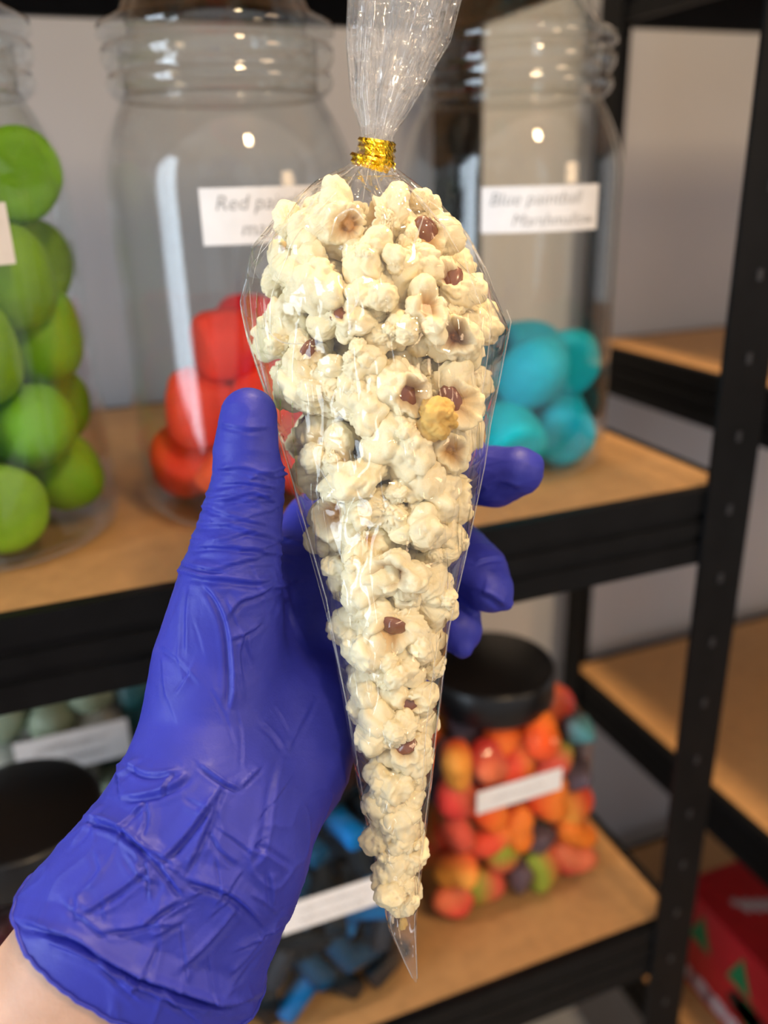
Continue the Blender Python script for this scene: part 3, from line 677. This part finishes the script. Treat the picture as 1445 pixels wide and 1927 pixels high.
# ------------------------------------------------------------------ the cone bag
D0 = .288
LEFT = [(255, 680), (318, 664), (367, 578), (405, 538), (483, 470), (573, 451), (644, 466), (793, 515), (900, 546), (1122, 608), (1383, 657), (1500, 676), (1575, 697), (1746, 730), (1810, 760), (1849, 781)]
RIGHT = [(255, 742), (318, 740), (404, 836), (464, 892), (539, 926), (621, 957), (726, 937), (800, 922), (879, 911), (1047, 877), (1178, 847), (1364, 825), (1602, 798), (1732, 784), (1849, 785)]
HD = [(255, 6), (300, 6), (330, 8), (400, 22), (480, 30), (600, 34), (800, 31), (1000, 26), (1200, 20.5), (1400, 15), (1600, 9), (1750, 4), (1849, .4)]
def itp(tab, y): a = np.array(tab, float); return np.interp(y, a[:, 0], a[:, 1])
def bag_at(y): l, r_ = itp(LEFT, y), itp(RIGHT, y); return (l+r_)/2, (r_-l)/2, itp(HD, y)*mmm
def ridged(x, y, s, off=0): return 1-abs(noise.noise(Vector((x*s+off, y*s*.7, off*1.7))))*2
bag = empty('popcorn_bag', px(782, 1849, D0))
tag(bag, 'clear cellophane cone bag of popcorn tied with gold foil, held by the gloved hand', 'bag')
B0 = np.array(bag.location)
def shell(ys, n, fn, m, name):
    v, f = [], []
    for y in ys:
        for j in range(n): v.append(fn(y, 2*math.pi*j/n)-B0)
    k = len(ys)
    for i in range(k-1):
        for j in range(n): f.append((i*n+j, i*n+(j+1) % n, (i+1)*n+(j+1) % n, (i+1)*n+j))
    return fixn(obj(name, v, f, m, bag, True))
def film_pt(y, th):
    cx, hw, hd = bag_at(y); c, s_ = math.cos(th), math.sin(th)
    pl = min(1.0, max(0.0, 1-(y-318)/230))
    ple = pl**1.2*(.15*math.sin(11*th+.6)+.11*math.sin(17*th+2+y*.004)+.06*math.sin(29*th))
    k = 1+ple*(1-abs(c)**8)
    x = cx+hw*c*k; d = hd*math.copysign(abs(s_)**1.25, s_)*k
    q = ridged(x*.012, y*.012, 1.0, 3.0 if s_ > 0 else 9.0); q2 = ridged(x*.035, y*.03, 1.0, 5.0 if s_ > 0 else 2.0)
    d += math.copysign(1, s_)*(.0022*q+.0009*q2)*min(1, hd/.01)*(1-abs(c)**4)
    return px(x, y, D0)+FW*d
shell(np.concatenate([np.linspace(272, 520, 70), np.linspace(524, 1849, 200)]), 160, film_pt, FILM, 'bag_film')
TL = [(-160, 640), (0, 653), (80, 650), (190, 660), (240, 677), (262, 680), (320, 676)]; TR = [(-160, 925), (0, 868), (70, 850), (160, 800), (235, 752), (262, 740), (320, 736)]
def neck_pt(y, th, layer=0):
    l, r_ = itp(TL, y), itp(TR, y); cx, hw = (l+r_)/2, (r_-l)/2; c, s_ = math.cos(th), math.sin(th)
    op = np.clip((255-y)/250, 0, 1); hd = .0058+.012*op
    fo = (.45*math.sin(9*th+layer)+.3*math.sin(14*th+1.3+layer*2+y*.006)+.18*math.sin(23*th+y*.011))
    k = .93+.07*math.cos(2*th)
    x = cx+hw*(c*k*(1 if layer == 0 else .8)+.07*math.sin(8*th+2+layer+y*.01)*(1-abs(c)**6))
    d = hd*s_*(.6 if layer else 1)+(.0015+.0055*op)*fo*(1-abs(c)**10)+.0012*ridged(x*.02, y*.02, 1.0, 7+layer)
    return px(x, y, D0)+FW*d
shell(np.linspace(-160, 320, 90), 200, neck_pt, FILMN, 'gathered_neck')
shell(np.linspace(-150, 318, 80), 160, lambda y, th: neck_pt(y, th, 1), FILMN, 'gathered_neck')
# heat-sealed side seams
SEAM_GLINT = thin('seam_and_glint_film', (.97, .97, .965), .05, 1.6, haze=.17)
for tab, dx in ((LEFT, 9), (RIGHT, -6)):
    ys = np.linspace(600, 1840, 120); pts = []
    for y in ys: pts.append(px(itp(tab, y)+dx*(1 if y < 1700 else max(0, (1840-y)/140)), y, D0)-FW*itp(HD, y)*mmm*.38-B0)
    v, f = tube(pts, .00022, 5); obj('side_seam', v, f, SEAM_GLINT, bag, True)
# creases of the stretched film, their bright glints put in as pale lines, radiating from the tie and running down the cone
def film_line(path, rad, side=-1):
    pts = []
    for x, y in smoothpath(path, 10*len(path)):
        cx, hw, hd = bag_at(y); c = float(np.clip((x-cx)/hw, -.985, .985)); th = -math.acos(c) if side < 0 else math.acos(c)
        p = film_pt(y, th); q = px(x, y, D0); p = q+FW*((p-px(x, y, D0))@FW)
        pts.append(p+FW*side*.0003-B0)
    v, f = tube(pts, rad*np.sin(np.linspace(.15, math.pi-.05, len(pts)))**.7, 5); return obj('crease_glint', v, f, SEAM_GLINT, bag, True)
for path, rad in (([(676, 325), (640, 370), (592, 430), (545, 470), (480, 520)], .00022), ([(684, 330), (650, 400), (600, 450), (556, 485)], .00018), ([(697, 332), (693, 380), (686, 440)], .00018),
                  ([(706, 332), (712, 380), (728, 430)], .00018), ([(722, 328), (760, 380), (800, 430), (842, 490), (862, 520)], .00022), ([(735, 325), (790, 390), (850, 440), (905, 500), (930, 560)], .0002),
                  ([(640, 345), (590, 395), (535, 450), (500, 500), (486, 560)], .00018), ([(905, 520), (912, 600), (906, 690), (893, 780), (880, 880)], .0002), ([(482, 560), (488, 640), (508, 740), (534, 860), (562, 960)], .00018),
                  ([(512, 590), (518, 640), (545, 668), (590, 680)], .00035), ([(634, 500), (645, 460), (672, 455), (690, 475)], .00035), ([(676, 570), (680, 610), (664, 640)], .0003), ([(790, 460), (780, 490), (768, 525)], .0003), ([(862, 505), (872, 550), (896, 615)], .00025),
                  ([(560, 960), (590, 1060), (622, 1180), (650, 1300), (668, 1420)], .00018), ([(600, 870), (640, 940), (652, 1000)], .00016), ([(820, 1180), (800, 1340), (790, 1480)], .00016)): film_line(path, rad)
# gold foil tie
GOLD = mat('gold_foil', (.92, .60, .03), .16, metal=1.0, bump=.35, bscale=500)
def band(y0, y1, xl, xr, dep, a0, a1, tilt, seed, off=0.0, n=70, rows=7):
    v, f = [], []
    for i in range(n):
        a = a0+(a1-a0)*i/(n-1); c, s_ = math.cos(a), math.sin(a)
        for j in range(rows):
            t_ = j/(rows-1); y = y0+(y1-y0)*t_+tilt*c
            q = noise.noise(Vector((a*3.0, t_*2.5, seed)))*.0006+noise.noise(Vector((a*9, t_*7, seed+4)))*.00035+(.0003 if j % 3 == 1 else -.0002)
            x = (xl+xr)/2+((xr-xl)/2)*c; v.append(px(x, y, D0+s_*(dep+q+off))+RT*c*(q+off)-B0)
    for i in range(n-1):
        for j in range(rows-1): f.append((i*rows+j, (i+1)*rows+j, (i+1)*rows+j+1, i*rows+j+1))
    o = obj('foil_tie', v, f, GOLD, bag)
    so = o.modifiers.new('t', 'SOLIDIFY'); so.thickness = .0003
    return o
band(263, 313, 676, 741, .0080, 0, 6.283, 5, 1.0, rows=13)
band(297, 319, 665, 737, .0092, 2.5, 5.55, 10, 6.0, .0005)

# ------------------------------------------------------------------ popcorn
def corn_mat():
    m = bpy.data.materials.new('popcorn'); m.use_nodes = True; nt = m.node_tree; b = nt.nodes['Principled BSDF']
    b.inputs['Roughness'].default_value = .55; b.inputs['Specular IOR Level'].default_value = .35
    b.inputs['Subsurface Weight'].default_value = .15; b.inputs['Subsurface Radius'].default_value = (1, .8, .5); b.inputs['Subsurface Scale'].default_value = .0025
    oi = nt.nodes.new('ShaderNodeObjectInfo'); tc = nt.nodes.new('ShaderNodeTexCoord')
    n = nt.nodes.new('ShaderNodeTexNoise'); n.inputs['Scale'].default_value = 130; n.inputs['Detail'].default_value = 4; nt.links.new(tc.outputs['Object'], n.inputs['Vector'])
    r1 = nt.nodes.new('ShaderNodeValToRGB'); e = r1.color_ramp.elements; e[0].position = .36; e[0].color = (.80, .62, .29, 1); e[1].position = .56; e[1].color = (.87, .79, .56, 1)
    nt.links.new(n.outputs['Fac'], r1.inputs[0])
    at = nt.nodes.new('ShaderNodeAttribute'); at.attribute_name = 'pit'
    r2 = nt.nodes.new('ShaderNodeValToRGB'); r2.color_ramp.elements[0].color = (.72, .42, .12, 1); r2.color_ramp.elements[1].color = (.24, .085, .03, 1)
    nt.links.new(oi.outputs['Random'], r2.inputs[0])
    mx = nt.nodes.new('ShaderNodeMix'); mx.data_type = 'RGBA'; nt.links.new(at.outputs['Fac'], mx.inputs[0]); nt.links.new(r1.outputs[0], mx.inputs[6]); nt.links.new(r2.outputs[0], mx.inputs[7])
    nt.links.new(mx.outputs[2], b.inputs['Base Color'])
    n3 = nt.nodes.new('ShaderNodeTexNoise'); n3.inputs['Scale'].default_value = 450; n3.inputs['Detail'].default_value = 3; nt.links.new(tc.outputs['Object'], n3.inputs['Vector'])
    bp = nt.nodes.new('ShaderNodeBump'); bp.inputs['Strength'].default_value = .22; bp.inputs['Distance'].default_value = .0008
    nt.links.new(n3.outputs['Fac'], bp.inputs['Height']); nt.links.new(bp.outputs[0], b.inputs['Normal'])
    return m
CORN = corn_mat()
HULL = mat('kernel_hull', (.20, .055, .018), .25, spec=.5, noise_amt=.3, nscale=300, coat=.3)
TOAST = mat('toasted_popcorn', (.82, .52, .16), .6, spec=.3, noise_amt=.22, nscale=180, bump=.6, bscale=700, sss=.2, sssr=(1, .7, .4))
_bm = bmesh.new(); bmesh.ops.create_icosphere(_bm, subdivisions=5, radius=1.0)
ICO = np.array([v.co[:] for v in _bm.verts]); ICOF = [[v.index for v in f.verts] for f in _bm.faces]; _bm.free()
def star(rs, nl, spread, rl, pit=None, pd=.6, pa=.55):
    r_ = np.full(len(ICO), .34); C = rs.normal(size=(nl, 3)); C /= np.linalg.norm(C, axis=1)[:, None]
    for c in C:
        off = spread*rs.uniform(.75, 1.2); s_ = rl*rs.uniform(.7, 1.15); dc = ICO@c*off; disc = dc**2-off**2+s_**2
        r_ = np.maximum(r_, np.where(disc > 0, dc+np.sqrt(np.maximum(disc, 0)), 0))
    C2 = rs.normal(size=(int(nl*1.8), 3)); C2 /= np.linalg.norm(C2, axis=1)[:, None]
    for c in C2:                                   # small knobs on the big lobes
        a = np.arccos(np.clip(ICO@c, -1, 1)); wdt = rs.uniform(.35, .70); r_ += .13*rs.uniform(.5, 1.3)*np.sqrt(np.maximum(0, 1-(a/wdt)**2))
    o = rs.uniform(0, 50)
    nz = pn(ICO*2.4+np.array([o, 0, 0])); nr = np.abs(pn(ICO*3.0+np.array([0, o, 0])))
    r_ = r_*(1+.16*nz)-.085*np.maximum(0, 1-nr*5)   # splits between the flakes
    pt = np.zeros(len(ICO))
    if pit is not None:
        wob = pn(ICO*3.1+np.array([0, 0, o]))
        a = np.arccos(np.clip(ICO@pit, -1, 1))+.26*wob; pt = np.clip((pa-a)/(pa*.22), 0, 1); r_ = r_*(1-pd*pt)+.08*np.exp(-((a-pa*1.12)/.12)**2)
    return ICO*r_[:, None], pt
def corn_variant(seed, pit):
    rs = np.random.RandomState(seed); pd = np.array([0, 0, 1.0]) if pit else None
    V1, p1 = star(rs, rs.randint(5, 8), .50, .52, pd, rs.uniform(.5, .72), rs.uniform(.42, .68)); Vs, Ps, Fs = [V1], [p1], list(ICOF)
    for k in range(rs.randint(1, 3)):
        dr = rs.normal(size=3); dr /= np.linalg.norm(dr)
        if pit and dr[2] > .2: dr[2] = -.1
        V2, p2 = star(rs, 4, .45, .5); sc = rs.uniform(.42, .62); Fs += [[i+len(ICO)*len(Vs) for i in f] for f in ICOF]; Vs.append(V2*sc+dr*.62); Ps.append(p2)
    V_ = np.vstack(Vs); V_ *= np.array([rs.uniform(.85, 1.1), rs.uniform(.85, 1.1), rs.uniform(.8, 1.0)])
    k = 1/np.percentile(np.linalg.norm(V_, axis=1), 96); me = mesh('popcorn_piece', V_*k, Fs, True)
    at = me.attributes.new('pit', 'FLOAT', 'POINT'); at.data.foreach_set('value', np.concatenate(Ps).astype(np.float32)); me.materials.append(CORN)
    rim = float(np.linalg.norm(V1[np.argmax(ICO@np.array([0, 0, 1.0]))]))*k
    return me, rim
VARS = [corn_variant(100+i, i % 2 == 0) for i in range(14)]
v, f = lathe([(1e-4, .26), (.14, .23), (.24, .14), (.28, 0.0), (.22, -.10), (1e-4, -.16)], 14); HULLM = mesh('kernel_hull', v, f, True); HULLM.materials.append(HULL)
def in_bag(P, R):
    P = P.copy(); k = FPX/D0
    y = np.clip(H0/2-P[:, 1]*k, 415+R*k*.5, 1690-R*k*.4); P[:, 1] = (H0/2-y)/k
    l, r_, hd = itp(LEFT, y), itp(RIGHT, y), itp(HD, y)*mmm
    cx = ((l+r_)/2-W0/2)/k; hw = np.maximum((r_-l)/2/k-R*1.05, .0008); hz = np.maximum(hd-R*.92, .0008)
    dx = (P[:, 0]-cx)/hw; dz = (P[:, 2]-D0)/hz; q = np.sqrt(dx**2+dz**2)+1e-9; s_ = np.minimum(1, 1/q)
    P[:, 0] = cx+dx*s_*hw; P[:, 2] = D0+dz*s_*hz
    return P
rs = np.random.RandomState(21); NP_ = 141
yy = np.concatenate([rs.uniform(420, 900, 79), rs.uniform(900, 1300, 43), rs.uniform(1300, 1690, 19)])
k = FPX/D0
RR = np.where(yy > 1450, rs.uniform(6.8, 8.2, NP_), np.where(yy > 1150, rs.uniform(8.2, 10.2, NP_), rs.uniform(9.2, 12.8, NP_)))*mmm
P0 = np.stack([np.zeros(NP_)+(700-W0/2)/k+rs.uniform(-.02, .02, NP_), (H0/2-yy)/k, D0+rs.uniform(-.02, .02, NP_)], 1)
PP = P0
for it in range(300):
    PP = PP+np.array([0, -.00006, 0])
    d = PP[:, None]-PP[None]; Dm = np.sqrt((d**2).sum(-1))+1e-9; ov = np.maximum(0, .86*(RR[:, None]+RR[None])-Dm); np.fill_diagonal(ov, 0)
    PP = in_bag(PP+(d/Dm[..., None]*ov[..., None]).sum(1)*.4, RR)
random.seed(3)
camdir = Vector(-FW)
for i in range(NP_):
    vi = rs.randint(0, 14); me, rim = VARS[vi]; wp = to_world(PP[i])
    o = bpy.data.objects.new('popcorn_piece', me); COL.objects.link(o); o.location = tuple(wp); o.scale = (RR[i]*1.10,)*3
    spin = Euler((random.uniform(0, 6.3), random.uniform(0, 6.3), random.uniform(0, 6.3)))
    face = vi % 2 == 0 and random.random() < (.75 if PP[i][2] < D0-.004 else .4)
    if face:
        dv = (camdir+Vector((random.uniform(-.5, .5), random.uniform(-.5, .5), random.uniform(-.5, .5)))).normalized()
        o.rotation_euler = (dv.to_track_quat('Z', 'Y').to_matrix() @ Matrix.Rotation(random.uniform(0, 6.3), 3, 'Z')).to_euler()
    else: o.rotation_euler = spin
    pxy = toPix(wp)
    y_ = pxy[1]; cx_, hw_, hd_ = bag_at(y_); fx = (pxy[0]-cx_)/hw_; fz = (PP[i][2]-D0)/max(hd_, .004)
    band_ = ('just under the gold tie' if y_ < 500 else 'above the thumb tip' if y_ < 700 else 'level with the thumb tip' if y_ < 830 else 'level with the index fingertip' if y_ < 980 else
             'level with the middle fingertip' if y_ < 1130 else 'level with the ring fingertip' if y_ < 1270 else 'level with the gummy tub lid' if y_ < 1390 else 'level with the gummy tub label' if y_ < 1480 else 'just below the gummy tub label' if y_ < 1560 else 'near the narrow end' if y_ < 1640 else 'lowest in the narrow end')
    side_ = ('left' if fx < -.33 else 'right' if fx > .33 else 'centre')+(' front' if fz < -.1 else ' back' if fz > .35 else ' inside')
    hull = vi % 2 == 0 and i % 5 < 2
    if hull:
        hl = link(bpy.data.objects.new('kernel_hull', HULLM), o); hl.location = (0, 0, rim*.75); hl.scale = (1.65, 1.15, .75); hl.rotation_euler = (.3, .2, i); hl['label'] = 'glossy brown kernel hull'
    lab = ('popcorn showing a brown hull, ' if hull else 'cream popcorn flake, ')+band_+', '+side_
    tag(o, lab, 'popcorn', 'popcorn in the cone bag')
# the toasted piece and the crumb near the tip
rs2 = np.random.RandomState(77); Vt, pt = star(rs2, 7, .48, .54); met = mesh('popcorn_piece', Vt/np.percentile(np.linalg.norm(Vt, axis=1), 96), ICOF, True); met.materials.append(TOAST)
o = bpy.data.objects.new('popcorn_piece', met); COL.objects.link(o); o.location = tuple(px(818, 785, D0-.0245)); o.scale = (.0088, .0080, .0080); tag(o, 'golden toasted rough popcorn ball in the upper bag', 'popcorn', 'popcorn in the cone bag')
o = bpy.data.objects.new('popcorn_crumb', met); COL.objects.link(o); o.location = tuple(px(758, 1736, D0)); o.scale = (.0020, .0018, .0029); tag(o, 'tiny golden popcorn crumb alone near the bag tip', 'crumb')
